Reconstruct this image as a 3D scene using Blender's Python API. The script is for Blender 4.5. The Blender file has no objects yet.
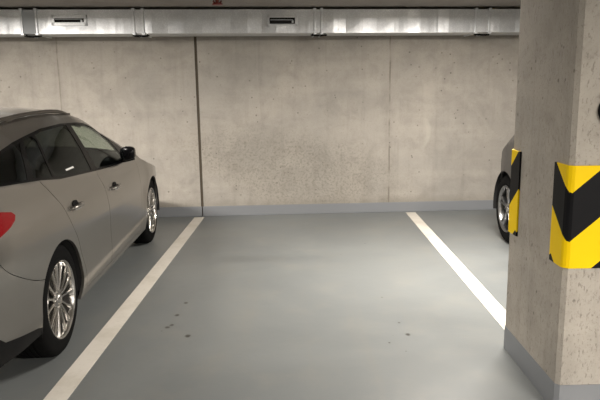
import bpy, bmesh, math, random
import numpy as np
from mathutils import Vector, Matrix
from mathutils.geometry import delaunay_2d_cdt
random.seed(7)
C = bpy.context.scene.collection
PI = math.pi

# ------------------------------------------------------------------ helpers
def link(name, me, mat=None, parent=None):
    o = bpy.data.objects.new(name, me); C.objects.link(o)
    if mat: me.materials.append(mat)
    if parent: o.parent = parent
    return o
def from_bm(name, bm, mat=None, parent=None, smooth=False, loc=None, angle=None):
    me = bpy.data.meshes.new(name); bm.normal_update(); bm.to_mesh(me); bm.free()
    if smooth:
        me.shade_smooth()
        if angle:
            me.set_sharp_from_angle(angle=math.radians(angle))
    o = link(name, me, mat, parent)
    if loc is not None: o.location = loc
    return o
def empty(name, loc=(0,0,0), rz=0):
    o = bpy.data.objects.new(name, None); C.objects.link(o)
    o.location = loc; o.rotation_euler = (0,0,rz); o.empty_display_size = .1
    return o
def tag(o, label=None, cat=None, group=None, kind=None):
    if label: o['label'] = label
    if cat: o['category'] = cat
    if group: o['group'] = group
    if kind: o['kind'] = kind
    return o
def box(bm, x0, x1, y0, y1, z0, z1, bev=0, M=None):
    vs = [bm.verts.new((x,y,z)) for x in (x0,x1) for y in (y0,y1) for z in (z0,z1)]
    fs = [(0,1,3,2),(4,6,7,5),(0,4,5,1),(2,3,7,6),(0,2,6,4),(1,5,7,3)]
    F = [bm.faces.new([vs[i] for i in f]) for f in fs]
    if bev:
        es = list({e for f in F for e in f.edges})
        r = bmesh.ops.bevel(bm, geom=es, offset=bev, segments=3, affect='EDGES', profile=.5)
        vs = list({v for f in r['faces'] for v in f.verts} | {v for v in vs if v.is_valid})
    if M is not None: bmesh.ops.transform(bm, matrix=M, verts=[v for v in vs if v.is_valid])
    return vs
def tube(bm, pts, r, n=8, caps=True):
    pts = [Vector(p) for p in pts]; rings = []
    for i, p in enumerate(pts):
        t = (pts[min(i+1,len(pts)-1)] - pts[max(i-1,0)]).normalized()
        a = Vector((0,0,1)) if abs(t.z) < .9 else Vector((1,0,0))
        u = t.cross(a).normalized(); w = t.cross(u)
        rr = r[i] if isinstance(r, (list,tuple)) else r
        rings.append([bm.verts.new(p + (u*math.cos(2*PI*k/n) + w*math.sin(2*PI*k/n))*rr) for k in range(n)])
    for a, b in zip(rings, rings[1:]):
        for k in range(n): bm.faces.new((a[k], a[(k+1)%n], b[(k+1)%n], b[k]))
    if caps: bm.faces.new(rings[0][::-1]); bm.faces.new(rings[-1])
def lathe(bm, prof, n=48, axis='y', closed=False):
    """prof: (radius, axial) pairs turned about the axis"""
    rings = []
    for r, a in prof:
        ring = []
        for k in range(n):
            c, s = math.cos(2*PI*k/n), math.sin(2*PI*k/n)
            p = (r*c, a, r*s) if axis == 'y' else (r*c, r*s, a)
            ring.append(bm.verts.new(p))
        rings.append(ring)
    pairs = list(zip(rings, rings[1:]))
    if closed: pairs.append((rings[-1], rings[0]))
    for a, b in pairs:
        for k in range(n): bm.faces.new((a[k], a[(k+1)%n], b[(k+1)%n], b[k]))
    bmesh.ops.recalc_face_normals(bm, faces=bm.faces[:])

# ------------------------------------------------------------------ materials
class NT:
    def __init__(s, name):
        s.m = bpy.data.materials.new(name); s.m.use_nodes = True
        s.t = s.m.node_tree; s.b = s.t.nodes['Principled BSDF']
    def n(s, t, **kw):
        nd = s.t.nodes.new(t)
        for k, v in kw.items(): setattr(nd, k, v)
        return nd
    def l(s, a, b): s.t.links.new(a, b)
    def val(s, sock, v):
        if hasattr(v, 'is_output') or isinstance(v, bpy.types.NodeSocket): s.l(v, sock)
        else: sock.default_value = v
    def math(s, op, a, b=None, c=None, clamp=False):
        nd = s.n('ShaderNodeMath', operation=op); nd.use_clamp = clamp
        for i, v in enumerate((a, b, c)):
            if v is not None: s.val(nd.inputs[i], v)
        return nd.outputs[0]
    def mix(s, f, a, b, mode='MIX'):
        nd = s.n('ShaderNodeMix', data_type='RGBA', blend_type=mode)
        s.val(nd.inputs[0], f)
        for i, v in ((6, a), (7, b)):
            if isinstance(v, bpy.types.NodeSocket): s.l(v, nd.inputs[i])
            else: nd.inputs[i].default_value = (*v, 1) if len(v) == 3 else v
        return nd.outputs[2]
    def coord(s, scale=(1,1,1), loc=(0,0,0), kind='Object'):
        tc = s.n('ShaderNodeTexCoord'); mp = s.n('ShaderNodeMapping')
        mp.inputs['Scale'].default_value = scale; mp.inputs['Location'].default_value = loc
        s.l(tc.outputs[kind], mp.inputs[0]); return mp.outputs[0]
    def noise(s, vec, scale, detail=4, rough=.55, dist=0):
        nd = s.n('ShaderNodeTexNoise'); nd.inputs['Scale'].default_value = scale
        nd.inputs['Detail'].default_value = detail; nd.inputs['Roughness'].default_value = rough
        nd.inputs['Distortion'].default_value = dist
        s.l(vec, nd.inputs['Vector']); return nd.outputs[0]
    def vor(s, vec, scale, rnd=1):
        nd = s.n('ShaderNodeTexVoronoi'); nd.inputs['Scale'].default_value = scale
        nd.inputs['Randomness'].default_value = rnd
        s.l(vec, nd.inputs['Vector']); return nd.outputs[0]
    def ss(s, x, a, b):
        nd = s.n('ShaderNodeMapRange', interpolation_type='SMOOTHSTEP')
        s.val(nd.inputs[0], x); nd.inputs[1].default_value = a; nd.inputs[2].default_value = b
        return nd.outputs[0]
    def bump(s, h, dist=.01, strength=.5):
        nd = s.n('ShaderNodeBump'); nd.inputs['Distance'].default_value = dist
        nd.inputs['Strength'].default_value = strength
        s.l(h, nd.inputs['Height']); s.l(nd.outputs[0], s.b.inputs['Normal'])
    def xyz(s, vec):
        nd = s.n('ShaderNodeSeparateXYZ'); s.l(vec, nd.inputs[0]); return nd.outputs
def simple(name, col, rough=.5, metal=0, **kw):
    k = NT(name); k.b.inputs['Base Color'].default_value = (*col, 1)
    k.b.inputs['Roughness'].default_value = rough; k.b.inputs['Metallic'].default_value = metal
    for a, v in kw.items(): k.b.inputs[a.replace('_', ' ')].default_value = v
    vec = k.coord(); nz = k.noise(vec, 14, 3)
    k.l(k.math('ADD', k.math('MULTIPLY', nz, .08), rough - .04), k.b.inputs['Roughness'])
    return k.m

def concrete(name, col, dirt, wall=False, pit=1.0, lines=()):
    k = NT(name); v = k.coord()
    big = k.noise(v, .9, 5, .6, .4); mid = k.noise(v, 4.2, 6, .65, .3); fine = k.noise(v, 38, 4, .7)
    vs = k.coord((7, 7, .55)); streak = k.noise(vs, 1.6, 4, .6)
    vh = k.coord((.5, .5, 5)); lift = k.noise(vh, 1.1, 3, .5)
    c = k.mix(k.ss(big, .3, .72), col, [a*b for a, b in zip(col, (.80, .82, .84))])
    c = k.mix(k.math('MULTIPLY', k.ss(mid, .42, .75), .6), c, dirt)
    c = k.mix(k.math('MULTIPLY', k.ss(streak, .5, .8), .35), c, [a*.8 for a in dirt])
    c = k.mix(k.math('MULTIPLY', k.ss(lift, .45, .7), .22), c, [min(1, a*1.22) for a in col])
    c = k.mix(k.math('MULTIPLY', k.ss(fine, .5, .8), .3), c, [a*.72 for a in dirt])
    o = k.xyz(v)
    sp = k.noise(v, 85, 3, .8); c = k.mix(k.math('MULTIPLY', k.ss(sp, .56, .70), .42), c, (.16, .145, .12))
    cl = k.noise(v, 1.9, 6, .7, .8); c = k.mix(k.math('MULTIPLY', k.ss(cl, .48, .62), .20), c, [a*.85 for a in dirt])
    # blow holes, few and scattered
    vd = k.vor(v, 13); keep = k.ss(k.noise(v, 3.1, 2), .46, .58)
    hole = k.math('MULTIPLY', k.math('SUBTRACT', 1, k.ss(vd, .07, .15)), keep)
    h = k.math('MULTIPLY', hole, -1)
    c = k.mix(k.math('MULTIPLY', hole, .62*pit), c, (.085, .075, .06))
    if wall:
        # honeycombed patch low in the middle of the wall, running down to the right
        dx = k.math('MULTIPLY', k.math('SUBTRACT', o[0], .0), .62)
        dz = k.math('MULTIPLY', k.math('SUBTRACT', k.math('ADD', o[2], k.math('MULTIPLY', o[0], .22)), .52), 1.9)
        rr = k.math('ADD', k.math('MULTIPLY', dx, dx), k.math('MULTIPLY', dz, dz))
        rr = k.math('ADD', rr, k.math('MULTIPLY', k.math('SUBTRACT', k.noise(v, 1.9, 4), .5), 1.8))
        patch = k.math('SUBTRACT', 1, k.ss(rr, .0, 1.25))
        vv = k.vor(k.coord((1, 1, 1.2)), 42); vn = k.noise(v, 34, 6, .8)
        rough = k.math('MULTIPLY', patch, k.ss(vn, .50, .60))
        c = k.mix(k.math('MULTIPLY', rough, .5), c, (.16, .145, .115))
        c = k.mix(k.math('MULTIPLY', patch, .28), c, (.21, .195, .16))
        c = k.mix(k.math('MULTIPLY', k.math('MULTIPLY', patch, k.math('SUBTRACT', 1, k.ss(vv, .05, .16))), .35), c, (.12, .11, .09))
        h = k.math('SUBTRACT', h, k.math('MULTIPLY', rough, .6))
        # wall colour darker towards the foot
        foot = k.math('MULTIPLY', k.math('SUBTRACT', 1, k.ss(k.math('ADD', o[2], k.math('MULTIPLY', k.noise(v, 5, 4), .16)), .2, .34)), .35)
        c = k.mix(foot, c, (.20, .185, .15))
        # pale rubbed arc
        ax = k.math('SUBTRACT', o[0], 1.46); az = k.math('SUBTRACT', o[2], 1.0)
        rad = k.math('SQRT', k.math('ADD', k.math('MULTIPLY', ax, ax), k.math('MULTIPLY', k.math('MULTIPLY', az, az), .45)))
        ring = k.math('MULTIPLY', k.math('SUBTRACT', 1, k.ss(k.math('ABSOLUTE', k.math('SUBTRACT', rad, .11)), .01, .045)), k.ss(o[0], 1.47, 1.55))
        c = k.mix(k.math('MULTIPLY', ring, .3), c, (.55, .52, .45))
        for X, w, s in lines:
            wob = k.math('MULTIPLY', k.math('SUBTRACT', k.noise(v, 2.5, 3), .5), .02)
            d = k.math('ABSOLUTE', k.math('SUBTRACT', k.math('ADD', o[0], wob), X))
            ln = k.math('SUBTRACT', 1, k.ss(d, w*.3, w))
            br = k.ss(k.noise(k.coord((1,1,.8)), 6, 3), .3, .6)
            ln = k.math('MULTIPLY', ln, br)
            c = k.mix(k.math('MULTIPLY', ln, s), c, (.13, .11, .085)); h = k.math('SUBTRACT', h, k.math('MULTIPLY', ln, .5))
            halo = k.math('SUBTRACT', 1, k.ss(d, .0, .12))
            c = k.mix(k.math('MULTIPLY', halo, .12*s), c, (.18, .16, .13))
    else:
        # vertical chips and scratches
        vc = k.coord((75, 75, 26)); ch = k.ss(k.noise(vc, 1.3, 5, .65), .58, .66)
        c = k.mix(k.math('MULTIPLY', ch, .55*pit), c, (.12, .10, .08)); h = k.math('SUBTRACT', h, k.math('MULTIPLY', ch, .4))
    k.l(c, k.b.inputs['Base Color']); k.b.inputs['Roughness'].default_value = .88
    k.b.inputs['Specular IOR Level'].default_value = .25
    hh = k.math('ADD', h, k.math('MULTIPLY', fine, .22)); hh = k.math('ADD', hh, k.math('MULTIPLY', mid, .25))
    k.bump(hh, .006, .55)
    return k.m

def floor_mat():
    k = NT('epoxy_floor'); v = k.coord(); o = k.xyz(v)
    a = k.noise(v, .7, 4, .55, .6); b = k.noise(v, 3, 5, .6); f = k.noise(v, 60, 3)
    c = k.mix(k.ss(a, .3, .7), (.180, .190, .187), (.150, .160, .160))
    c = k.mix(k.math('MULTIPLY', k.ss(b, .45, .75), .35), c, (.215, .212, .190))
    vt = k.coord((5, .35, 1)); tr = k.noise(vt, 1.2, 4)
    c = k.mix(k.math('MULTIPLY', k.ss(tr, .5, .75), .22), c, (.19, .185, .165))
    spots = [(-.87,4.33,.022),(-.885,4.08,.022),(-.885,3.90,.020),(-.905,3.86,.022),(-.93,3.80,.012),(-.745,3.71,.024),
             (-.80,4.28,.010),(-.83,3.82,.008),(.58,4.38,.014),(.63,3.87,.016),(.655,3.67,.022),(.52,3.55,.014),(.56,3.66,.008),
             (.60,3.42,.012),(-.95,2.74,.02),(.55,2.72,.014),(.35,5.6,.012),(.62,6.0,.014),(-.2,4.9,.007),(.1,3.3,.006)]
    wob = k.math('MULTIPLY', k.noise(v, 55, 3), .018); tot = None
    for X, Y, r in spots:
        dx = k.math('SUBTRACT', o[0], X); dy = k.math('MULTIPLY', k.math('SUBTRACT', o[1], Y), .8)
        d = k.math('ADD', k.math('SQRT', k.math('ADD', k.math('MULTIPLY', dx, dx), k.math('MULTIPLY', dy, dy))), wob)
        m = k.math('SUBTRACT', 1, k.ss(d, r*.75, r*1.4))
        tot = m if tot is None else k.math('MAXIMUM', tot, m)
    c = k.mix(k.math('MULTIPLY', tot, .9), c, (.03, .027, .022))
    k.l(c, k.b.inputs['Base Color'])
    rg = k.math('ADD', k.math('MULTIPLY', b, .12), .30); k.l(rg, k.b.inputs['Roughness'])
    k.b.inputs['Specular IOR Level'].default_value = .4
    k.bump(k.math('ADD', k.math('MULTIPLY', f, .35), k.noise(v, 9, 4)), .0025, .35)
    return k.m

def guard_mat():
    k = NT('hazard_rubber'); v = k.coord(); o = k.xyz(v)
    s = k.math('ADD', k.math('ABSOLUTE', k.math('SUBTRACT', o[0], .014)), k.math('ABSOLUTE', o[1]))
    g = k.math('SUBTRACT', o[2], k.math('MULTIPLY', s, .86))
    blk = k.math('MULTIPLY', k.math('GREATER_THAN', g, .836), k.math('LESS_THAN', g, 1.062))
    blk = k.math('ADD', blk, k.math('MULTIPLY', k.math('LESS_THAN', g, .618), k.math('LESS_THAN', k.math('ADD', o[2], k.math('MULTIPLY', s, .6)), .846)), clamp=True)
    yel = k.mix(k.math('MULTIPLY', k.ss(k.noise(v, 9, 5), .5, .8), .2), (.92, .62, .004), (.62, .42, .02))
    k.l(k.mix(blk, yel, (.007, .007, .008)), k.b.inputs['Base Color'])
    k.b.inputs['Roughness'].default_value = .5
    k.b.inputs['Specular IOR Level'].default_value = .12
    k.bump(k.noise(v, 150, 2), .001, .3)
    return k.m

def galv():
    k = NT('galvanised_steel'); v = k.coord()
    sp = k.vor(v, 55); n = k.noise(v, 2.2, 4, .6); n2 = k.noise(k.coord((6, 1, .4)), 1.3, 3)
    c = k.mix(k.ss(n, .35, .7), (.86, .88, .90), (.70, .72, .74))
    c = k.mix(k.math('MULTIPLY', k.ss(sp, .1, .6), .2), c, (.38, .39, .40))
    k.l(c, k.b.inputs['Base Color']); k.b.inputs['Metallic'].default_value = .7
    k.l(k.math('ADD', k.math('MULTIPLY', n, .2), .30), k.b.inputs['Roughness'])
    k.bump(k.math('ADD', n2, k.math('MULTIPLY', n, .6)), .012, .6)
    return k.m

def paint(name, col, metal=.55, rough=.38, coat=.8):
    k = NT(name); v = k.coord(); f = k.noise(v, 900, 2); d = k.noise(v, 1.6, 5, .6)
    c = k.mix(k.math('MULTIPLY', f, .35), col, [min(1, a*1.35) for a in col])
    c = k.mix(k.math('MULTIPLY', k.ss(d, .45, .75), .2), c, (.20, .18, .155))
    k.l(c, k.b.inputs['Base Color']); k.b.inputs['Metallic'].default_value = metal
    k.b.inputs['Roughness'].default_value = rough
    k.b.inputs['Coat Weight'].default_value = coat; k.b.inputs['Coat Roughness'].default_value = .08
    return k.m
def glass_mat(name, tint, mixf=.45):
    k = NT(name); t = k.n('ShaderNodeBsdfTransparent'); t.inputs[0].default_value = (*tint, 1)
    g = k.n('ShaderNodeBsdfGlossy'); g.inputs['Roughness'].default_value = .02; g.inputs[0].default_value = (.62,.66,.66,1)
    fr = k.n('ShaderNodeLayerWeight'); fr.inputs[0].default_value = .5
    fac = k.math('MULTIPLY_ADD', k.math('POWER', fr.outputs['Facing'], 5), .95, .05)
    mx = k.n('ShaderNodeMixShader'); k.l(fac, mx.inputs[0]); k.l(t.outputs[0], mx.inputs[1]); k.l(g.outputs[0], mx.inputs[2])
    k.l(mx.outputs[0], k.t.nodes['Material Output'].inputs[0])
    return k.m

M = dict(
    wall=concrete('board_concrete', (.43, .395, .348), (.275, .255, .225), True, lines=((-2.84,.012,.45),(1.08,.013,.6))),
    pillar=concrete('pillar_concrete', (.43, .393, .342), (.30, .272, .23), pit=.8),
    ceil=concrete('ceiling_concrete', (.36, .33, .30), (.28, .25, .22), pit=.4),
    floor=floor_mat(), guard=guard_mat(), galv=galv(),
    skirt=simple('grey_skirting_paint', (.205, .215, .228), .5),
    line=None, joint=simple('brown_joint_filler', (.075, .06, .042), .85),
    canvas=simple('grey_canvas', (.42, .44, .46), .7),
    black=simple('black_plastic', (.003, .003, .0033), .6, 0, Specular_IOR_Level=.15), dark=simple('dark_void', (.006, .006, .006), .8),
    gloss=simple('gloss_black_trim', (.003, .003, .0035), .25, 0, Specular_IOR_Level=.12), rubber=simple('tyre_rubber', (.004, .004, .004), .85, 0, Specular_IOR_Level=.08),
    alloy=simple('polished_alloy', (.50, .485, .46), .22, 1.0), alloy_matt=simple('satin_alloy', (.30, .30, .30), .32, 1.0), alloydark=simple('dark_alloy', (.06, .058, .055), .4, .7),
    chrome=simple('chrome', (.8, .8, .8), .12, 1.0),
    silver=paint('silver_paint', (.235, .222, .203), .88, .30), grey=paint('dark_grey_paint', (.034, .032, .031), .3, .42, .25),
    tint=glass_mat('tinted_glass', (.055, .058, .055)), clear=glass_mat('clear_glass', (.74, .81, .75)),
    seat=simple('charcoal_upholstery', (.03, .03, .032), .9), red=simple('red_lens', (.22, .001, .004), .2, 0, Specular_IOR_Level=.2),
    lamp_lens=simple('clear_lens', (.55, .56, .57), .1, .4), sprink=simple('red_sprinkler_enamel', (.16, .018, .012), .35),
    white=simple('white_strip', (.75, .75, .72), .5), tube=None, rail=simple('roof_rail_paint', (.085, .075, .064), .35, .5), mir=simple('mirror_glass', (.35,.42,.42), .03, 1.0),
    olive=simple('pale_olive_plastic', (.35, .34, .14), .4),
)
def line_mat():
    k = NT('white_line_paint'); v = k.coord()
    c = k.mix(k.ss(k.noise(v, 2.5, 6, .7), .4, .75), (.70, .66, .59), (.56, .52, .44))
    c = k.mix(k.math('MULTIPLY', k.ss(k.noise(v, 30, 5, .7), .55, .75), .3), c, (.36, .33, .28))
    k.l(c, k.b.inputs['Base Color']); k.b.inputs['Roughness'].default_value = .5
    return k.m
M['line'] = line_mat()
def emit(name, col, s):
    k = NT(name); k.b.inputs['Emission Color'].default_value = (*col, 1); k.b.inputs['Emission Strength'].default_value = s
    return k.m
M['tube'] = emit('lamp_tube', (1, .90, .74), 6)

# ------------------------------------------------------------------ the room
S = .0465; YD = 7.5362; CZ = 2.43                 # back wall runs a little askew: y = YD + S x
WA = math.atan(S)
wroot = Matrix.Rotation(WA, 4, 'Z')
bm = bmesh.new(); box(bm, -9, 9, -8, 9.2, -.2, 0); tag(from_bm('floor', bm, M['floor']), kind='structure')
bm = bmesh.new(); box(bm, -9, 9, -8, 9.2, CZ, CZ+.25); tag(from_bm('ceiling', bm, M['ceil']), kind='structure')
JX = -1.243
for nm, x0, x1, y0, y1, rot in (('wall_back', -8.9, 8.9, 0, .3, True),):
    bm = bmesh.new(); box(bm, x0, JX-.016, y0, y1, 0, CZ); box(bm, JX+.016, x1, y0, y1, 0, CZ)
    o = from_bm(nm, bm, M['wall']); o.location = (0, YD, 0); o.rotation_euler.z = WA; tag(o, kind='structure')
bm = bmesh.new(); box(bm, JX-.016, JX+.016, .012, .29, 0, CZ)
o = from_bm('trim_1', bm, M['joint']); o.location = (0, YD, 0); o.rotation_euler.z = WA; tag(o, kind='structure')
bm = bmesh.new(); box(bm, -8.9, JX-.006, -.012, 0, 0, .122, .003); box(bm, JX+.006, 8.9, -.012, 0, 0, .122, .003)
o = from_bm('baseboard_back', bm, M['skirt']); o.location = (0, YD, 0); o.rotation_euler.z = WA; tag(o, kind='structure')
for nm, b in (('wall_left', (-9, -8.8, -8, 9.2)), ('wall_right', (8.8, 9, -8, 9.2)), ('wall_front', (-8.8, 8.8, -8, -7.8))):
    bm = bmesh.new(); box(bm, *b, 0, CZ); tag(from_bm(nm, bm, M['ceil']), kind='structure')

# bay lines
for nm, X, lab in (('parking_line', -1.2704, 'off-white painted bay line on the floor beside the silver estate car'),
                   ('parking_line', 1.3468, 'off-white painted bay line on the floor running behind the concrete pillar')):
    bm = bmesh.new(); yw = YD + S*X - .075
    n = 40
    vs = []
    for i in range(n+1):
        y = 1.2 + (yw-1.2)*i/n
        vs.append((bm.verts.new((-.0605, y + (0 if i < n else -.0605*S), .0)), bm.verts.new((.0605, y, .0))))
    for a, b in zip(vs, vs[1:]): bm.faces.new((a[0], a[1], b[1], b[0]))
    r = bmesh.ops.extrude_face_region(bm, geom=bm.faces[:])
    bmesh.ops.translate(bm, vec=(0,0,.002), verts=[v for v in r['geom'] if isinstance(v, bmesh.types.BMVert)])
    bmesh.ops.recalc_face_normals(bm, faces=bm.faces[:])
    tag(from_bm(nm, bm, M['line'], loc=(X, 0, 0)), lab, 'floor marking', 'white bay lines')

# pillar
PX, PY0, PY1, PW, CH = 1.1975, 2.700, 3.4656, .46, .019
def pillar_poly(g=0):
    x0, x1, y0, y1, c = PX-g, PX+PW+g, PY0-g, PY1+g, CH
    return [(x0+c,y0),(x1-c,y0),(x1,y0+c),(x1,y1-c),(x1-c,y1),(x0+c,y1),(x0,y1-c),(x0,y0+c)]
def prism(bm, poly, z0, z1, off=(0,0)):
    a = [bm.verts.new((x-off[0], y-off[1], z0)) for x, y in poly]; b = [bm.verts.new((x-off[0], y-off[1], z1)) for x, y in poly]
    n = len(poly)
    for i in range(n): bm.faces.new((a[i], a[(i+1)%n], b[(i+1)%n], b[i]))
    bm.faces.new(a[::-1]); bm.faces.new(b)
pil = empty('concrete_pillar', (PX+PW/2, (PY0+PY1)/2, 0))
tag(pil, 'square grey concrete pillar with chamfered edges standing by the right bay line', 'pillar')
off = (PX+PW/2, (PY0+PY1)/2)
bm = bmesh.new(); prism(bm, pillar_poly(), 0, CZ, off); from_bm('shaft', bm, M['pillar'], pil)
bm = bmesh.new(); prism(bm, pillar_poly(.003), 0, .138, off); o = from_bm('painted_base', bm, M['skirt'], pil); o['label'] = 'grey painted foot of the pillar'
# corner guards (L-shaped rubber angles, chevrons meet on the corner)
def guard(cx, cy, sy, lab, z0=.718, z1=1.192, w=.205, t=.010, wy=.15):
    c = CH
    # outline in local coordinates, origin on the pillar corner; wing along +x and along +y*sy
    outer = [(w,-t),(c,-t),(c*.35,-t*.6+c*.1),(-t*.6+c*.1,c*.35),(-t,c),(-t,wy)]
    inner = [(-.0005,wy),(-.0005,c),(c,-.0005),(w,-.0005)]
    poly = [(x, y*sy) for x, y in outer+inner]
    if sy < 0: poly = poly[::-1]
    bm = bmesh.new(); prism(bm, poly, z0, z1)
    bmesh.ops.recalc_face_normals(bm, faces=bm.faces[:])
    o = from_bm('corner_guard', bm, M['guard'], loc=(cx, cy, 0))
    return tag(o, lab, 'corner guard', 'striped guards on the pillar corners')
guard(PX, PY0, 1, 'yellow and black chevron guard on the near front corner of the pillar')
guard(PX, PY1, -1, 'yellow and black chevron guard on the far corner of the pillar, beside the dark car')
# small oval fixture on the pillar front
fx = empty('wall_fixture', (1.345, PY0, 1.437)); tag(fx, 'small dark oval fixture mounted on the front of the pillar, cut by the frame', 'wall fixture')
bm = bmesh.new()
prof = [(0,-.045),(.6,-.043),(.85,-.036),(.97,-.022),(1,-.008),(1,0)]
lathe(bm, prof, 40)
for v in bm.verts: v.co.x *= .042; v.co.z *= .056
from_bm('housing', bm, M['gloss'], fx, True, angle=50)
bm = bmesh.new(); box(bm, -.033, .02, -.049, -.036, -.008, .010, .003); from_bm('window_band', bm, M['olive'], fx)

# ceiling sprinkler
sp = empty('ceiling_sprinkler', (-.775, 6.0, CZ)); tag(sp, 'small red sprinkler head hanging from the ceiling in front of the duct', 'sprinkler')
bm = bmesh.new(); lathe(bm, [(0,0),(.046,0),(.044,-.014),(.028,-.026),(.022,-.06),(.012,-.098),(0,-.098)], 24, 'z'); from_bm('escutcheon', bm, M['sprink'], sp, True, angle=40)
bm = bmesh.new()
for s in (-1, 1): tube(bm, [(s*.012,0,-.045),(s*.036,0,-.060),(s*.038,0,-.080),(s*.016,0,-.098),(0,0,-.102)], .009, 8)
from_bm('frame_arms', bm, M['sprink'], sp, True)
bm = bmesh.new(); lathe(bm, [(0,-.100),(.050,-.099),(.052,-.104),(.046,-.112),(0,-.116)], 24, 'z')
from_bm('deflector', bm, M['sprink'], sp, True, angle=40)

# ------------------------------------------------------------------ ventilation duct
duct = empty('ventilation_duct', (0, YD, 0), WA)
tag(duct, 'long galvanised steel ventilation duct hung under the ceiling along the back wall', 'ventilation duct')
DY0, DY1, DZ0, DZ1 = -.50, -.10, 2.148, 2.402
joints = [(-6.9,-6.8),(-4.9,-4.8),(-3.015,-2.862),(-1.835,-1.735),(.135,.21),(1.955,2.11),(4.0,4.08),(6.0,6.08)]
def duct_box(bm, x0, x1, folds):
    xs = [x0]+sorted(folds)+[x1]; rings = []
    for i, x in enumerate(xs):
        d = 0 if i in (0, len(xs)-1) else (.006 if i % 2 else -.004)
        rings.append([bm.verts.new(p) for p in ((x,DY0-d,DZ0),(x,DY0-d*1.6,(DZ0+DZ1)/2),(x,DY0-d,DZ1),(x,DY1,DZ1),(x,DY1,DZ0))])
    for a, b in zip(rings, rings[1:]):
        for k in range(5): bm.faces.new((a[k], b[k], b[(k+1)%5], a[(k+1)%5]))
    bmesh.ops.recalc_face_normals(bm, faces=bm.faces[:])
prev = -8.8
for ja, jb in joints + [(8.8, 8.8)]:
    folds = [prev + .12 + i*.167 + random.uniform(-.03,.03) for i in range(int(max(0, ja-prev-.2)/.167))]
    bm = bmesh.new(); duct_box(bm, prev, ja, folds); from_bm('duct_section', bm, M['galv'], duct)
    if jb > ja:
        bm = bmesh.new(); box(bm, ja, jb, DY0-.001, DY1, DZ0+.002, DZ1-.002)
        o = from_bm('connector', bm, M['canvas'] if ja == -3.015 else M['galv'], duct)
        for x in (ja, jb):
            bm = bmesh.new()
            box(bm, x-.010, x+.010, DY0-.018, DY1+.01, DZ0-.014, DZ0, .002); box(bm, x-.010, x+.010, DY0-.018, DY1+.01, DZ1, DZ1+.014, .002)
            box(bm, x-.010, x+.010, DY0-.018, DY0, DZ0-.014, DZ1+.014, .003)
            for z in (DZ0, DZ1): box(bm, x-.017, x+.017, DY0-.024, DY0-.005, z-.016, z+.012, .003)
            from_bm('flange', bm, M['galv'], duct)
        # bracket strap with dangling tie under the joint
        bm = bmesh.new(); xm = (ja+jb)/2
        box(bm, xm-.08, xm+.10, DY0+.04, DY0+.06, DZ0-.026, DZ0-.012, .002)
        tube(bm, [(xm-.03,DY0-.005,DZ0-.014),(xm-.05,DY0+.01,DZ0-.03),(xm+.02,DY0,DZ0-.036),(xm+.09,DY0+.03,DZ0-.026)], .004, 6)
        for s in (-.06, .08): tube(bm, [(xm+s,DY0+.05,DZ0-.03),(xm+s,DY0+.05,DZ0-.002)], .006, 6)
        from_bm('hanger_strap', bm, M['black'], duct)
    prev = jb
for x in (-5.6,-3.9,-2.0,-.9,.9,2.6,4.6):
    bm = bmesh.new(); tube(bm, [(x,DY1+.03,DZ0),(x,DY1+.03,CZ)], .005, 6); from_bm('hanger_rod', bm, M['galv'], duct)
for x0, x1, zc, big in ((-2.70,-2.33,2.288,0), (-.395,-.055,2.278,1)):
    f = empty('grille', (0,0,0)); bpy.data.objects.remove(f)
    bm = bmesh.new(); z0, z1, y = zc-.056, zc+.056, DY0-.012
    a = .036
    box(bm, x0, x1, y-.006, DY0+.004, z1-a+(.014 if big else 0), z1, .002); box(bm, x0, x1, y-.006, DY0+.004, z0, z0+a-(.012 if big else 0), .002)
    box(bm, x0, x0+.03, y-.006, DY0+.004, z0, z1, .002); box(bm, x1-.03, x1, y-.006, DY0+.004, z0, z1, .002)
    g = from_bm('grille', bm, M['galv'], duct); g['label'] = 'slotted outlet with a dark opening'
    bm = bmesh.new(); box(bm, x0+.025, x1-.025, y+.001, y+.003, z0+.02, z1-.02); from_bm('opening', bm, M['dark'], g)
    bm = bmesh.new(); box(bm, x1-.065, x1-.045, y-.012, y, zc-.022, zc+.004, .003); tube(bm, [(x0+.04,y-.003,zc+.010),(x1-.05,y-.003,zc+.010)], .003, 6)
    from_bm('damper_lever', bm, M['galv'], g)

# ------------------------------------------------------------------ cars
def make_interp(t, h=0.0):
    xs = np.array([a for a, b in t], float); ys = np.array([b for a, b in t], float)
    def f(x):
        if h == 0: return float(np.interp(x, xs, ys))
        w = (.1,.2,.4,.2,.1)
        return sum(wi*float(np.interp(x+h*k, xs, ys)) for wi, k in zip(w, (-1,-.5,0,.5,1)))
    return f
def pip(x, y, poly):
    r = False; j = len(poly)-1
    for i in range(len(poly)):
        xi, yi = poly[i]; xj, yj = poly[j]
        if (yi > y) != (yj > y) and x < (xj-xi)*(y-yi)/(yj-yi)+xi: r = not r
        j = i
    return r
def dens(pl, st=.04, closed=False):
    out = []; P = pl+[pl[0]] if closed else pl
    for a, b in zip(P, P[1:]):
        n = max(1, int(math.hypot(b[0]-a[0], b[1]-a[1])/st))
        for i in range(n): out.append((a[0]+(b[0]-a[0])*i/n, a[1]+(b[1]-a[1])*i/n))
    if not closed: out.append(P[-1])
    return out
def smoothline(pl, it=2):
    for _ in range(it):
        q = [pl[0]]
        for a, b in zip(pl, pl[1:]):
            q += [(a[0]*.75+b[0]*.25, a[1]*.75+b[1]*.25), (a[0]*.25+b[0]*.75, a[1]*.25+b[1]*.75)]
        q.append(pl[-1]); pl = q
    return pl
def buffer(pl, w):
    L, R = [], []
    for i, p in enumerate(pl):
        a = pl[max(0,i-1)]; b = pl[min(len(pl)-1,i+1)]
        d = math.hypot(b[0]-a[0], b[1]-a[1]) or 1; nx, ny = -(b[1]-a[1])/d*w, (b[0]-a[0])/d*w
        L.append((p[0]+nx, p[1]+ny)); R.append((p[0]-nx, p[1]-ny))
    return L+R[::-1]

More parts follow.
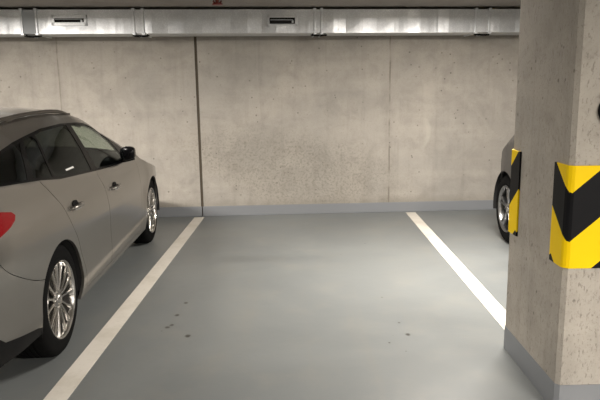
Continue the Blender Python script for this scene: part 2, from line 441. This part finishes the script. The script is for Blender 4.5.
def arc(cx, cz, r, a0, a1, n=28):
    return [(cx+r*math.cos(math.radians(a0+(a1-a0)*i/n)), cz+r*math.sin(math.radians(a0+(a1-a0)*i/n))) for i in range(n+1)]

def wheel(parent, u, side, face, R, RR, nsp):
    """side: +1 right, -1 left"""
    w = empty('wheel', (side*face, u, R)); bpy.data.objects.remove(w)
    bm = bmesh.new(); t = .215
    prof = [(RR-.004,-.012),(RR+.012,-.001),(RR+.03,0.0),(R-.045,-.003),(R-.02,-.012),(R-.006,-.026),(R,-.045),(R,-.165),(R-.012,-.197),(RR+.02,-.21),(RR-.01,-.20)]
    # grooves in the tread
    pr = []
    for r, a in prof:
        pr.append((r, a))
        if a == -.045:
            for g in (.07, .10, .13):
                pr += [(R, -g), (R-.008, -g-.001), (R-.008, -g-.009), (R, -g-.010)]
    lathe(bm, pr, 64)
    if side < 0: pass
    o = from_bm('wheel', bm, M['rubber'], parent, True, angle=35)
    o.location = (side*face, u, R); o.rotation_euler = (0, 0, -PI/2 if side > 0 else PI/2)
    # local +y of the lathe now points outwards
    bm = bmesh.new()
    lathe(bm, [(RR-.012,-.19),(RR-.016,-.03),(RR-.012,-.012),(RR-.006,-.003),(RR+.004,.001),(RR+.006,-.006),(RR-.002,-.02),(RR-.004,-.19)], 64, closed=True)
    for g in range(5):
        for j in ((-1, 0, 1) if nsp == 15 else (-1, 1)):
            a = 2*PI*g/5 + j*(.40 if nsp == 15 else .13) + PI/2
            rr = [.045, .10, .16, RR-.012]; ww = [.010, .0085, .010, .0155] if j else [.012,.009,.010,.018]; yy = [-.022, -.016, -.014, -.010]
            prev = None
            for r, wd, y in zip(rr, ww, yy):
                aa = a - (j*.06*(1-(r/RR)))
                cx, cz = r*math.cos(aa), r*math.sin(aa); tx, tz = -math.sin(aa), math.cos(aa)
                ring = [bm.verts.new((cx+tx*wd*q, y+dy, cz+tz*wd*q)) for q, dy in ((-1,-.012),(-.55,0),(.55,0),(1,-.012),(.7,-.035),(-.7,-.035))]
                if prev:
                    for k in range(6): bm.faces.new((prev[k], prev[(k+1)%6], ring[(k+1)%6], ring[k]))
                prev = ring
    bmesh.ops.recalc_face_normals(bm, faces=bm.faces[:])
    from_bm('rim', bm, M['alloy'] if nsp == 15 else M['alloy_matt'], o, True, angle=30)
    bm = bmesh.new(); lathe(bm, [(0,-.008),(.020,-.008),(.030,-.012),(.034,-.018),(.058,-.022),(.064,-.03),(.064,-.05),(0,-.05)], 32)
    for k in range(5):
        a = 2*PI*k/5; tube(bm, [(.047*math.cos(a),-.03,.047*math.sin(a)),(.047*math.cos(a),-.014,.047*math.sin(a))], .007, 8)
    from_bm('hub_cap', bm, M['alloy'], o, True, angle=35)
    bm = bmesh.new(); lathe(bm, [(0,-.09),(.14,-.088),(.15,-.10),(.15,-.115),(0,-.12)], 48); from_bm('brake_disc', bm, M['alloydark'], o, True, angle=35)
    bm = bmesh.new(); lathe(bm, [(0,-.15),(RR-.02,-.15),(RR-.02,-.16),(0,-.16)], 40); from_bm('inner_barrel', bm, M['dark'], o)
    return o

def build_car(P, root, bodymat):
    top = make_interp(P['TOP'], .06); belt = make_interp(P['BELT'], .08); plan = make_interp(P['PLAN'], .07); low = make_interp(P['LOW'], .035)
    OUT = P['OUT']                                        # outline of the side, from front bottom over the top to rear bottom
    def V(u, z):
        zb = belt(u); T = top(u); p = plan(u)
        if z <= zb: return p - low(z)
        h = T-zb
        t = min(1.15, (z-zb)/max(.06, h))
        g = .235*min(1, max(0, h/.3))
        rnd = .03*max(0, (t-.8)/.2)**2*min(1, h/.3)
        return p - low(min(z, zb)) - g*t**1.08 - rnd
    R, AR = P['R'], P['AR']; WB = P['WB']
    # -------- side regions
    outl = dens(OUT, .04)
    bot = []
    zs = P['SILLZ']
    arcR = arc(0, R, AR, 200, -20)                        # rear arch
    arcF = arc(WB, R, AR, 200, -20)
    # whole polygon: bottom line from the rear to the front with the arches cut
    rear_bot = OUT[-1]; front_bot = OUT[0]
    bottom = [rear_bot, (arcR[0][0]-.01, zs+.05), *arcR, (arcR[-1][0]+.01, zs), (arcF[0][0]-.01, zs), *arcF, (arcF[-1][0]+.01, zs+.02), front_bot]
    shell = outl + dens(bottom, .04)[1:-1]
    dlo = P['DLO']
    panes = P['PANES']; gaps = [buffer(smoothline(g), P.get('GW', .0019)) for g in P['GAPS']]
    loops = [shell, dens(dlo, .04, True)] + [dens(q, .04, True) for q in panes.values()] + gaps + [dens(P['TAIL'], .03, True), dens(P['HEAD'], .03, True), dens(P['VAL'], .04, True)]
    # crease lines: sampled as extra constraint edges
    pts, edges = [], []
    for lp in loops:
        b = len(pts); pts += [Vector(q) for q in lp]; edges += [(b+i, b+(i+1) % len(lp)) for i in range(len(lp))]
    u = -1.15
    us = np.arange(-1.15, 3.7, .036); zz = np.arange(.14, 1.6, .030)
    for i, a in enumerate(us):
        for b in zz:
            q = (float(a) + (.018 if int(round((b-.14)/.03)) % 2 else 0), float(b))
            if pip(q[0], q[1], shell): pts.append(Vector(q))
    vo, eo, fo = delaunay_2d_cdt(pts, edges, [], 0, 1e-5)[:3]
    regions = {}
    def classify(x, y):
        if not pip(x, y, shell): return None
        for g in gaps:
            if pip(x, y, g): return None
        if pip(x, y, P['TAIL']): return 'tail_light'
        if pip(x, y, P['HEAD']): return 'headlight'
        if pip(x, y, dlo):
            for k, q in panes.items():
                if pip(x, y, q): return k
            return 'window_frame'
        if pip(x, y, P['VAL']): return 'lower_cladding'
        for k, q in P['DOORS'].items():
            if pip(x, y, q): return k
        if pip(x, y, P['RB']): return 'rear_bumper'
        if pip(x, y, P['FB']): return 'front_bumper'
        return 'body'
    for f in fo:
        cx = sum(vo[i].x for i in f)/len(f); cy = sum(vo[i].y for i in f)/len(f)
        k = classify(cx, cy)
        if k: regions.setdefault(k, []).append(f)
    def N(x, z):
        e = .006
        dx = (V(x+e, z)-V(x-e, z))/(2*e); dz = (V(x, z+e)-V(x, z-e))/(2*e)
        n = Vector((1, -dx, -dz)); n.normalize(); return n
    def strip_grid(pa, cz, cu, tmax=1.0, nt=30, pw=2.2):
        rows = []
        for x, z in dens(pa, .045):
            v = V(x, z); row = []
            for j in range(nt+1):
                t = -tmax + 2*tmax*j/nt; k = 1-abs(t)**pw
                row.append(Vector((v*t, x+cu*k, z+(cz(x) if callable(cz) else cz)*k)))
            rows.append(row)
        return rows
    def panel(name, mat, parent, sides=(), grid=None, thick=.018, edge=True):
        """one mesh from side pieces [(faces, sign, push)] and a crosswise grid, with returned edges"""
        vs, fs, ns = [], [], []
        for faces, sgn, push in sides:
            mp = {}; loc = {}
            def vert(i):
                if i not in mp:
                    x, z = vo[i]; mp[i] = len(vs); vs.append(Vector((sgn*(V(x, z)+push), x, z)))
                    n = N(x, z); loc[mp[i]] = Vector((sgn*n.x, n.y, n.z))
                return mp[i]
            cnt = {}
            for f in faces:
                q = [vert(i) for i in f]
                n = (vs[q[1]]-vs[q[0]]).cross(vs[q[2]]-vs[q[0]])
                if n.x*sgn < 0: q = q[::-1]
                fs.append(q); ns.append([loc[i] for i in q])
                for a_, b_ in zip(q, q[1:]+q[:1]): cnt[(a_, b_)] = 1
            if edge:
                for (a_, b_) in [e for e in cnt if (e[1], e[0]) not in cnt]:
                    A_, B_ = vs[a_], vs[b_]; o_ = len(vs)
                    vs.extend([A_.copy(), B_.copy(), B_-loc[b_]*thick, A_-loc[a_]*thick])
                    q = [o_+1, o_, o_+3, o_+2]; n = (vs[q[1]]-vs[q[0]]).cross(vs[q[2]]-vs[q[0]]); n.normalize() if n.length else None
                    fs.append(q); ns.append([n]*4)
        if grid:
            rows = grid; base = len(vs); nr, nc = len(rows), len(rows[0]); g = []
            cen = Vector((0, 1.2, .7))
            for r in range(nr):
                for k in range(nc):
                    du = rows[min(nr-1, r+1)][k]-rows[max(0, r-1)][k]; dv = rows[r][min(nc-1, k+1)]-rows[r][max(0, k-1)]
                    n = du.cross(dv); n.normalize()
                    g.append(n)
            tot = sum(g[r*nc+k].dot(rows[r][k]-cen) for r in range(nr) for k in range(nc)); sg = 1 if tot > 0 else -1
            g = [n*sg for n in g]
            for r in rows: vs.extend(r)
            for r in range(nr-1):
                for k in range(nc-1):
                    q = [r*nc+k, (r+1)*nc+k, (r+1)*nc+k+1, r*nc+k+1]
                    n = (rows[r+1][k]-rows[r][k]).cross(rows[r][k+1]-rows[r][k])
                    if n.dot(g[q[0]]) < 0: q = q[::-1]
                    fs.append([base+i for i in q]); ns.append([g[i] for i in q])
            if edge:
                for r in (0, nr-1):
                    for k in range(nc-1):
                        A_, B_ = rows[r][k], rows[r][k+1]; o_ = len(vs)
                        vs.extend([A_.copy(), B_.copy(), B_-g[r*nc+k+1]*thick, A_-g[r*nc+k]*thick])
                        n = (B_-A_).cross(g[r*nc+k]); n.normalize(); fs.append([o_, o_+1, o_+2, o_+3]); ns.append([n]*4)
        me = bpy.data.meshes.new(name); me.from_pydata([tuple(v) for v in vs], [], fs); me.validate()
        if len(me.polygons) == len(fs):
            me.shade_smooth(); me.normals_split_custom_set([tuple(n) for l in ns for n in l])
        else: me.shade_smooth(); print('panel lost faces', name, len(fs), len(me.polygons))
        return link(name, me, mat, parent)
    def seg(a, b):
        """piece of OUT between two indices"""
        return OUT[a:b+1]
    I = P['IDX']; R_ = lambda k: regions.get(k, [])
    panel('front_bumper', bodymat, root, [(R_('front_bumper'), 1, 0), (R_('front_bumper'), -1, 0)], strip_grid(seg(0, I['nose']), 0.0, P['NOSE'], pw=2.0))
    panel('bonnet', bodymat, root, grid=strip_grid(seg(I['nose'], I['cowl']), lambda x: .03 + .045*max(0, min(1, (3.4-x))), P['NOSE']*.35))
    panel('windscreen', M['clear'], root, grid=strip_grid(seg(I['cowl'], I['header']), .05, .10, tmax=.97), edge=False)
    panel('roof', bodymat, root, grid=strip_grid(seg(I['header'], I['spoiler']), P['ROOFC'], .0, pw=3.0))
    panel('rear_window', M['tint'], root, grid=strip_grid(seg(I['spoiler'], I['hatch']), .035, -.05, tmax=.97), edge=False)
    panel('tailgate', bodymat, root, grid=strip_grid(seg(I['hatch'], I['rbump']), 0.0, -.06))
    panel('rear_bumper', bodymat, root, [(R_('rear_bumper'), 1, 0), (R_('rear_bumper'), -1, 0)], strip_grid(seg(I['rbump'], len(OUT)-1), 0.0, -.06))
    # -------- body sides
    panel('body', bodymat, root, [(R_('body'), 1, 0), (R_('body'), -1, 0)])
    for s in (1, -1):
        panel('lower_cladding', M['black'], root, [(R_('lower_cladding'), s, .002)])['label'] = 'black plastic lower edge'
        panel('tail_light', M['red'], root, [(R_('tail_light'), s, .003)], thick=.03)
        panel('headlight', M['lamp_lens'], root, [(R_('headlight'), s, .003)], thick=.03)
        panel('window_frame', M['gloss'], root, [(R_('window_frame'), s, .001)])
        for key in ('rear_door', 'front_door'):
            d = panel(key, bodymat, root, [(R_(key), s, 0)])
            for k in panes:
                if P['PANEOF'][k] == key: panel('window', P['PANEMAT'][k], d, [(R_(k), s, -.002)], edge=False)
            hu0, hu1, hz = P['HANDLES'][key]
            bm = bmesh.new(); v = V((hu0+hu1)/2, hz)
            pts_ = [(s*(v-.006),hu0-.004,hz-.006),(s*(v+.020),hu0+.014,hz),(s*(v+.030),(hu0+hu1)/2,hz+.002),(s*(v+.022),hu1-.014,hz),(s*(v-.006),hu1+.004,hz-.004)]
            tube(bm, pts_, [.010,.013,.0125,.013,.010], 10)
            h = from_bm('door_handle', bm, bodymat, d, True); 
            bm = bmesh.new(); tube(bm, [(s*(v+.024),hu0+.012,hz-.009),(s*(v+.035),(hu0+hu1)/2,hz-.008),(s*(v+.026),hu1-.012,hz-.008)], .006, 8)
            o = from_bm('handle_trim', bm, M['chrome'], d, True); o['label'] = 'chrome strip along the handle'
            # shallow dark recess behind the handle
            bm = bmesh.new()
            lathe(bm, [(0,.0005),(1,.0005),(1,-.004)], 24)
            for q in bm.verts: q.co = Vector((s*(V((hu0+hu1)/2, hz)+.001 + q.co.y), (hu0+hu1)/2 + q.co.x*.05, hz+.012 + q.co.z*.024))
            from_bm('handle_recess', bm, M['black'], d)
        for k in panes:
            if P['PANEOF'][k] == 'root':
                panel('quarter_window', P['PANEMAT'][k], root, [(R_(k), s, -.002)], edge=False)
        # bright strip under the side windows
        if P.get('RAIL'):
            bm = bmesh.new(); ra, rb_ = P['RAIL']
            n = 26; line = []
            for i in range(n+1):
                uu = ra+(rb_-ra)*i/n; e = min(i, n-i)/n
                lift = .016*min(1, e*9)
                line.append((s*(V(uu, top(uu))-.035), uu, top(uu)+.012+lift))
            tube(bm, line, [.007+.007*min(1, min(i, n-i)/3) for i in range(n+1)], 10)
            for q in (.02, .5, .98):
                uu = ra+(rb_-ra)*q; x = s*(V(uu, top(uu))-.035)
                box(bm, x-.008, x+.008, uu-.05, uu+.05, top(uu)-.005, top(uu)+.022, .003)
            o = from_bm('roof_rail', bm, P['RAILMAT'], root, True, angle=45)
        # mirror
        mu, mz = P['MIRROR']; v = V(mu, belt(mu))
        bm = bmesh.new()
        n, m = 18, 12; rings = []
        for i in range(n+1):
            a = i/n                                       # from the root outwards
            x = v-.005+.118*a; prof = math.sin(PI*min(.97, max(.06, a*.86+.08)))**.25
            hh, dd = .062*prof*(1-.10*a), .060*prof
            cz = mz + .052 + .012*a; cy = mu+.02-.03*a
            rings.append([bm.verts.new((s*x, cy+dd*math.copysign(abs(math.cos(2*PI*k/24))**.7, math.cos(2*PI*k/24)), cz+hh*math.copysign(abs(math.sin(2*PI*k/24))**.75, math.sin(2*PI*k/24)))) for k in range(24)])
        for a, b in zip(rings, rings[1:]):
            for k in range(24): bm.faces.new((a[k], a[(k+1)%24], b[(k+1)%24], b[k]))
        bm.faces.new(rings[0]); bm.faces.new(rings[-1])
        tube(bm, [(s*(v-.02),mu+.03,mz-.005),(s*(v+.05),mu+.02,mz+.005),(s*(v+.10),mu+.02,mz+.02)], [.022,.018,.02], 10)
        bmesh.ops.recalc_face_normals(bm, faces=bm.faces[:])
        mo = from_bm('side_mirror', bm, M['gloss'], root, True, angle=60)
        bm = bmesh.new(); lathe(bm, [(0,0),(1,0),(1,.004),(0,.004)], 32)
        for q in bm.verts: q.co = Vector((s*(v+.058+math.copysign(abs(q.co.x)**.6, q.co.x)*.040), mu-.044+q.co.y, mz+.058+math.copysign(abs(q.co.z)**.6, q.co.z)*.040))
        bmesh.ops.recalc_face_normals(bm, faces=bm.faces[:]); from_bm('mirror_glass', bm, M['mir'], mo)
        bm = bmesh.new()
        rings = []
        for i in range(11):
            a = .25+.75*i/10; x = v-.005+.118*a; prof = math.sin(PI*min(.97, max(.06, a*.86+.08)))**.25
            hh, dd = .064*prof*(1-.10*a), .063*prof; cz = mz+.052+.012*a; cy = mu+.02-.03*a
            rings.append([bm.verts.new((s*x, cy+dd*math.copysign(abs(math.cos(th))**.7, math.cos(th)), cz+hh*math.copysign(abs(math.sin(th))**.75, math.sin(th)))) for th in [(-.42+.9*k/12)*PI for k in range(13)]])
        for a, b in zip(rings, rings[1:]):
            for k in range(12): bm.faces.new((a[k], a[k+1], b[k+1], b[k]))
        bmesh.ops.recalc_face_normals(bm, faces=bm.faces[:]); o = from_bm('mirror_cap', bm, bodymat, mo, True); md = o.modifiers.new('t','SOLIDIFY'); md.thickness=.002
        # arch liners and wheels
        for uu in (0, WB):
            bm = bmesh.new(); n = 36; rr = AR+.012; a0 = []
            for i in range(n+1):
                a = PI*(1.06 - 1.12*i/n)
                a0.append([bm.verts.new((s*x, uu+rr*math.cos(a), R+rr*math.sin(a))) for x in (.56, V(uu, R+.3)-.017)])
            for a, b in zip(a0, a0[1:]): bm.faces.new((a[0], a[1], b[1], b[0]))
            cen = bm.verts.new((s*.56, uu, R))
            for a, b in zip(a0, a0[1:]): bm.faces.new((a[0], b[0], cen))
            o = from_bm('arch_liner', bm, M['dark'], root); md = o.modifiers.new('t','SOLIDIFY'); md.thickness = .004
            wheel(root, uu, s, P['FACE'], R, P['RR'], P.get('SPOKES', 15))
    # -------- underbody and cabin
    hl = strip_grid(seg(I['header']-1, I['spoiler']-1), P['ROOFC'], .0, tmax=.96, pw=3.0)
    panel('headliner', M['seat'], root, grid=[[v - Vector((0, 0, .045)) for v in r] for r in hl])
    bm = bmesh.new()
    box(bm, -.86, .86, AR+.03, WB-AR-.03, .20, .30, .02); box(bm, -.55, .55, -1.0, 3.3, .24, .34, .02)
    box(bm, -.80, .80, 1.98, 2.25, .30, .74, .02)                                       # bulkhead
    from_bm('floor_pan', bm, M['dark'], root)
    bm = bmesh.new(); box(bm, -.74, .74, 1.78, 2.12, .70, .85, .04); box(bm, -.14, .14, .9, 1.8, .3, .62, .03); from_bm('dashboard', bm, M['black'], root, True, angle=40)
    for x in (-.37, .37):
        bm = bmesh.new(); T = Matrix.Translation((x, .72, .52))@Matrix.Rotation(math.radians(14), 4, 'X')
        box(bm, -.24, .24, -.06, .07, .0, .58, .05, T); box(bm, -.13, .13, -.05, .05, .60, .80, .045, T)
        box(bm, x-.25, x+.25, .72, 1.22, .34, .52, .05)
        from_bm('front_seat', bm, M['seat'], root, True, angle=50)
    bm = bmesh.new(); T = Matrix.Translation((0, -.22, .52))@Matrix.Rotation(math.radians(16), 4, 'X')
    box(bm, -.64, .64, -.06, .06, 0, .52, .05, T)
    for x in (-.42, 0, .42): box(bm, x-.12, x+.12, -.04, .045, .53, .68, .035, T)
    box(bm, -.64, .64, -.2, .3, .36, .52, .05); from_bm('rear_bench', bm, M['seat'], root, True, angle=50)
    bm = bmesh.new(); box(bm, -.60, .60, -.95, -.30, .80, .82, .005); from_bm('load_cover', bm, M['seat'], root)
    bm = bmesh.new()
    pr = [(.18*math.cos(2*PI*k/28), .18*math.sin(2*PI*k/28)) for k in range(29)]
    T = Matrix.Translation((-.37, 1.62, .86))@Matrix.Rotation(math.radians(68), 4, 'X')
    tube(bm, [T@Vector((a, b, 0)) for a, b in pr], .014, 8, False)
    for k in (0, PI, 1.5*PI): tube(bm, [T@Vector((0,0,-.02)), T@Vector((.175*math.cos(k), .175*math.sin(k), 0))], .012, 6)
    from_bm('steering_wheel', bm, M['black'], root, True)
    # grille
    bm = bmesh.new(); yg = OUT[I['nose']][0]+P['NOSE']-.045
    box(bm, -.34, .34, yg, yg+.06, .42, .60, .02)
    for k in range(4): box(bm, -.32, .32, yg+.055, yg+.068, .445+k*.04, .452+k*.04, .002)
    from_bm('front_grille', bm, M['black'], root)
    return V, top

LOWT = [(.15,.06),(.22,.03),(.3,.010),(.36,.002),(.45,.006),(.55,.004),(.66,0),(.75,.006),(.85,.018),(.95,.046),(1.1,.058)]
OUT1 = [(3.30,.19),(3.42,.30),(3.47,.40),(3.48,.50),(3.40,.61),(3.15,.70),(2.85,.775),(2.55,.845),(2.30,.915),(2.20,.97),
        (2.05,1.08),(1.85,1.20),(1.60,1.30),(1.44,1.335),(1.26,1.36),(.9,1.375),(.5,1.37),(0,1.345),(-.5,1.295),(-.80,1.245),(-.86,1.22),
        (-.94,1.12),(-1.0,1.02),(-1.03,.86),(-1.04,.75),(-1.06,.68),(-1.07,.52),(-1.04,.36),(-.98,.27)]
P1 = dict(
    TOP=[(-1.06,.9),(-1.0,1.02),(-.94,1.12),(-.86,1.22),(-.5,1.295),(0,1.345),(.5,1.37),(.9,1.375),(1.26,1.36),(1.44,1.335),(1.6,1.30),(1.85,1.2),(2.05,1.08),(2.2,.97),(2.3,.915),(2.55,.845),(2.85,.775),(3.15,.70),(3.4,.61),(3.5,.50)],
    BELT=[(-1.1,1.12),(-.6,1.088),(-.1,1.052),(.2,1.016),(.8,.977),(1.18,.956),(1.68,.938),(2.2,.925),(2.35,.90),(2.85,.775),(3.15,.70),(3.5,.5)],
    PLAN=[(-1.1,.70),(-1.0,.78),(-.85,.85),(-.6,.893),(-.3,.908),(0,.9125),(2.5,.9125),(2.8,.910),(3.0,.892),(3.2,.84),(3.4,.70),(3.5,.60)],
    LOW=LOWT, OUT=OUT1, R=.333, AR=.352, RR=.227, WB=2.70, FACE=.885, SILLZ=.21, NOSE=.10, ROOFC=.066,
    IDX=dict(nose=4, cowl=9, header=13, spoiler=20, hatch=22, rbump=25),
    DLO=[(-.83,1.125),(-.55,1.093),(-.1,1.057),(.2,1.020),(.78,.983),(1.18,.960),(1.64,.945),(2.02,.94),(2.07,.965),(1.98,1.06),(1.80,1.175),(1.60,1.255),(1.40,1.292),(1.20,1.308),(.86,1.318),(.47,1.308),(.11,1.275),(-.23,1.240),(-.62,1.185),(-.82,1.15)],
    PANES=dict(
        quarter=[(-.77,1.128),(-.55,1.105),(-.24,1.08),(.055,1.252),(-.23,1.225),(-.60,1.172)],
        fixed=[(-.15,1.076),(.11,1.046),(.285,1.243),(.275,1.276),(.13,1.262)],
        rear=[(.145,1.042),(.30,1.026),(.60,1.008),(.845,.993),(.915,1.15),(.945,1.303),(.86,1.305),(.47,1.294),(.325,1.278),(.315,1.24)],
        front=[(.985,.986),(1.3,.970),(1.64,.960),(1.83,.955),(1.83,1.14),(1.62,1.232),(1.40,1.277),(1.2,1.294),(1.045,1.300),(1.02,1.17)]),
    GAPS=[[(-.13,1.07),(-.08,1.03),(-.005,.985),(.093,.905),(.161,.812),(.235,.70),(.297,.618),(.345,.506),(.39,.44),(.41,.36),(.415,.30),(.45,.262)],
          [(.93,.985),(.955,.93),(1.02,.83),(1.05,.70),(1.055,.50),(1.05,.262)],
          [(2.10,.93),(2.13,.86),(2.15,.7),(2.15,.45),(2.11,.33),(2.09,.262)],
          [(.45,.262),(1.05,.257),(2.09,.262)],
          [(-.80,.86),(-.745,.80),(-.711,.75),(-.673,.709),(-.631,.676),(-.5,.612),(-.36,.559),(-.24,.535)],
          [(3.02,.56),(3.2,.60),(3.3,.66)]],
    DOORS=dict(
        rear_door=[(-.13,1.10),(-.08,1.03),(-.005,.985),(.093,.905),(.161,.812),(.235,.70),(.297,.618),(.345,.506),(.39,.44),(.41,.36),(.415,.30),(.45,.262),(1.05,.257),(1.055,.50),(1.05,.70),(1.02,.83),(.955,.93),(.93,1.1)],
        front_door=[(.93,1.1),(.955,.93),(1.02,.83),(1.05,.70),(1.055,.50),(1.05,.257),(2.09,.262),(2.11,.33),(2.15,.45),(2.15,.7),(2.13,.86),(2.10,.93),(2.0,1.0)]),
    RB=[(-1.3,.8),(-.80,.86),(-.745,.80),(-.711,.75),(-.673,.709),(-.631,.676),(-.5,.612),(-.36,.559),(-.2,.53),(-.2,0),(-1.3,0)],
    FB=[(2.9,0),(2.95,.55),(3.2,.60),(3.3,.64),(3.6,.66),(3.6,0)],
    TAIL=[(-.47,.938),(-.50,.958),(-.60,.978),(-.80,.995),(-1.0,1.0),(-1.015,.86),(-.90,.815),(-.78,.845),(-.66,.868),(-.55,.893),(-.49,.915)],
    HEAD=[(3.02,.68),(3.2,.665),(3.38,.60),(3.42,.53),(3.25,.56),(3.1,.61)],
    VAL=[(-1.2,.0),(-1.2,.48),(-.80,.43),(-.73,.375),(-.41,.315),(-.33,.29),(-.33,0)],
    PANEOF=dict(quarter='root', fixed='rear_door', rear='rear_door', front='front_door'),
    PANEMAT=dict(quarter=M['tint'], fixed=M['tint'], rear=M['tint'], front=M['clear']),
    HANDLES=dict(rear_door=(.235,.415,.832), front_door=(1.18,1.36,.805)),
    RAIL=(-.82,1.36), RAILMAT=M['rail'], MIRROR=(1.66,.965))
TH = math.atan2(-.1168, 2.7)
A = Vector((-1.4268, 3.4977, 0)); rt = Vector((math.cos(TH), -math.sin(TH), 0))
c1 = empty('estate_car', A - rt*.885, -TH)
tag(c1, 'silver estate car with roof rails and multi-spoke alloy wheels parked left of the empty bay', 'car', 'parked cars')
V1, T1 = build_car(P1, c1, M['silver'])
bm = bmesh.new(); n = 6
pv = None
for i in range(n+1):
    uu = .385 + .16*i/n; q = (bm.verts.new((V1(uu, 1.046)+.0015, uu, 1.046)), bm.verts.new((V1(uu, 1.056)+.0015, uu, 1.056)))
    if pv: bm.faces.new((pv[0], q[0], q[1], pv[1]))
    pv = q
st = from_bm('window_strip', bm, M['white'], [o for o in c1.children if o.name.startswith('rear_door') and o.data.vertices[0].co.x > 0][0])
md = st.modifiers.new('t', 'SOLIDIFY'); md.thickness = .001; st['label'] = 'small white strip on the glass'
# small white strip low on the rear door glass
# dark crossover behind the pillar
import copy
P2 = copy.copy(P1)
def lift(pl, f=None):
    return [(u, z + .20*min(1, max(0, (z-.45)/.4))) for u, z in pl]
for k in ('OUT','TOP','BELT','DLO','TAIL','HEAD','RB','FB'): P2[k] = lift(P1[k])
P2['GAPS'] = [lift(g) for g in P1['GAPS']]; P2['PANES'] = {k: lift(q) for k, q in P1['PANES'].items()}
P2['DOORS'] = {k: lift(q) for k, q in P1['DOORS'].items()}
P2['LOW'] = lift([(z, i) for z, i in []]) or [(z + .20*min(1, max(0, (z-.45)/.4)), i) for z, i in LOWT]
FR2 = [(3.30,.19),(3.40,.30),(3.44,.45),(3.45,.60),(3.41,.74),(3.31,.88),(3.19,.97),(3.05,1.045),(2.92,1.095),(2.80,1.145),(2.55,1.29),(2.25,1.42),(1.95,1.50),(1.60,1.545)]
P2['OUT'] = FR2 + P2['OUT'][14:]
P2['TOP'] = [q for q in P2['TOP'] if q[0] < 1.5] + [(u, z) for u, z in FR2[::-1] if z > .5]
P2['PLAN'] = [(-1.1,.70),(-1.0,.78),(-.85,.85),(-.6,.893),(-.3,.908),(0,.9125),(2.5,.9125),(2.75,.905),(2.95,.868),(3.15,.80),(3.35,.69),(3.5,.58)]
P2['VAL'] = [(-1.2,0),(-1.2,.55),(-.41,.36),(-.33,.33),(-.33,0)]
P2['AR'] = .375; P2['R'] = .345; P2['RR'] = .228
P2['HANDLES'] = dict(rear_door=(.235,.415,1.03), front_door=(1.18,1.36,1.0)); P2['MIRROR'] = (1.66,1.165)
P2['RAIL'] = None; P2['SPOKES'] = 10
c2 = empty('crossover_car', (2.015+.885, 5.96-2.70, 0), 0)
tag(c2, 'dark grey car with silver alloy wheel parked against the wall, mostly hidden behind the pillar', 'car', 'parked cars')
build_car(P2, c2, M['grey'])

# ------------------------------------------------------------------ lamps
def lamp(x, y, L, power, rz=0):
    f = empty('unseen_ceiling_light', (x, y, CZ), rz)
    bm = bmesh.new(); box(bm, -L/2, L/2, -.06, .06, -.07, 0, .01); from_bm('housing', bm, M['canvas'], f)
    bm = bmesh.new(); tube(bm, [(-L/2+.03,0,-.085),(L/2-.03,0,-.085)], .016, 12); from_bm('tube', bm, M['tube'], f)
    ld = bpy.data.lights.new('lamp_glow', 'AREA'); ld.shape = 'RECTANGLE'; ld.size = L; ld.size_y = .12
    ld.energy = power; ld.color = (1, .935, .86)
    lo = bpy.data.objects.new('lamp_glow', ld); C.objects.link(lo); lo.parent = f; lo.location = (0, 0, -.11)
    tag(f, 'linear ceiling light out of view, placed to set the brightness', 'ceiling light', 'linear ceiling lights out of view')
for x, y, pw in ((1.55,4.75,170),(-3.1,4.75,190),(6.2,4.75,110),(2.6,-1.4,430),(-2.6,-2.6,80),(6.5,-1.6,160),(.6,-5.5,120)): lamp(x, y, 1.3, pw)  # unseen fixtures, placed and powered to set the room's brightness

w = bpy.data.worlds.new('world'); bpy.context.scene.world = w; w.use_nodes = True
w.node_tree.nodes['Background'].inputs[0].default_value = (.05, .05, .05, 1)

# ------------------------------------------------------------------ camera
f, cx, pitch, roll, yaw, H = 614.2606, 315.7081, .1798, -.0097, .0212, 1.5429
cp, spp, cy, sy = math.cos(pitch), math.sin(pitch), math.cos(yaw), math.sin(yaw)
F = Vector((sy*cp, cy*cp, -spp)); Rv = Vector((cy, -sy, 0)); U = Rv.cross(F)
cr, sr = math.cos(roll), math.sin(roll)
R2 = Rv*cr + U*sr; U2 = U*cr - Rv*sr
cam = bpy.data.cameras.new('camera'); co = bpy.data.objects.new('camera', cam); C.objects.link(co)
Mx = Matrix((R2, U2, -F)).transposed().to_4x4(); Mx.translation = Vector((0, 0, H)); co.matrix_world = Mx
cam.sensor_fit = 'HORIZONTAL'; cam.sensor_width = 36; cam.lens = f/600*36; cam.shift_x = -(cx-300)/600
bpy.context.scene.camera = co
sc = bpy.context.scene
sc.view_settings.view_transform = 'Standard'; sc.view_settings.look = 'None'; sc.view_settings.gamma = 1
sc.view_settings.exposure = 0.37
sc.cycles.max_bounces = 8
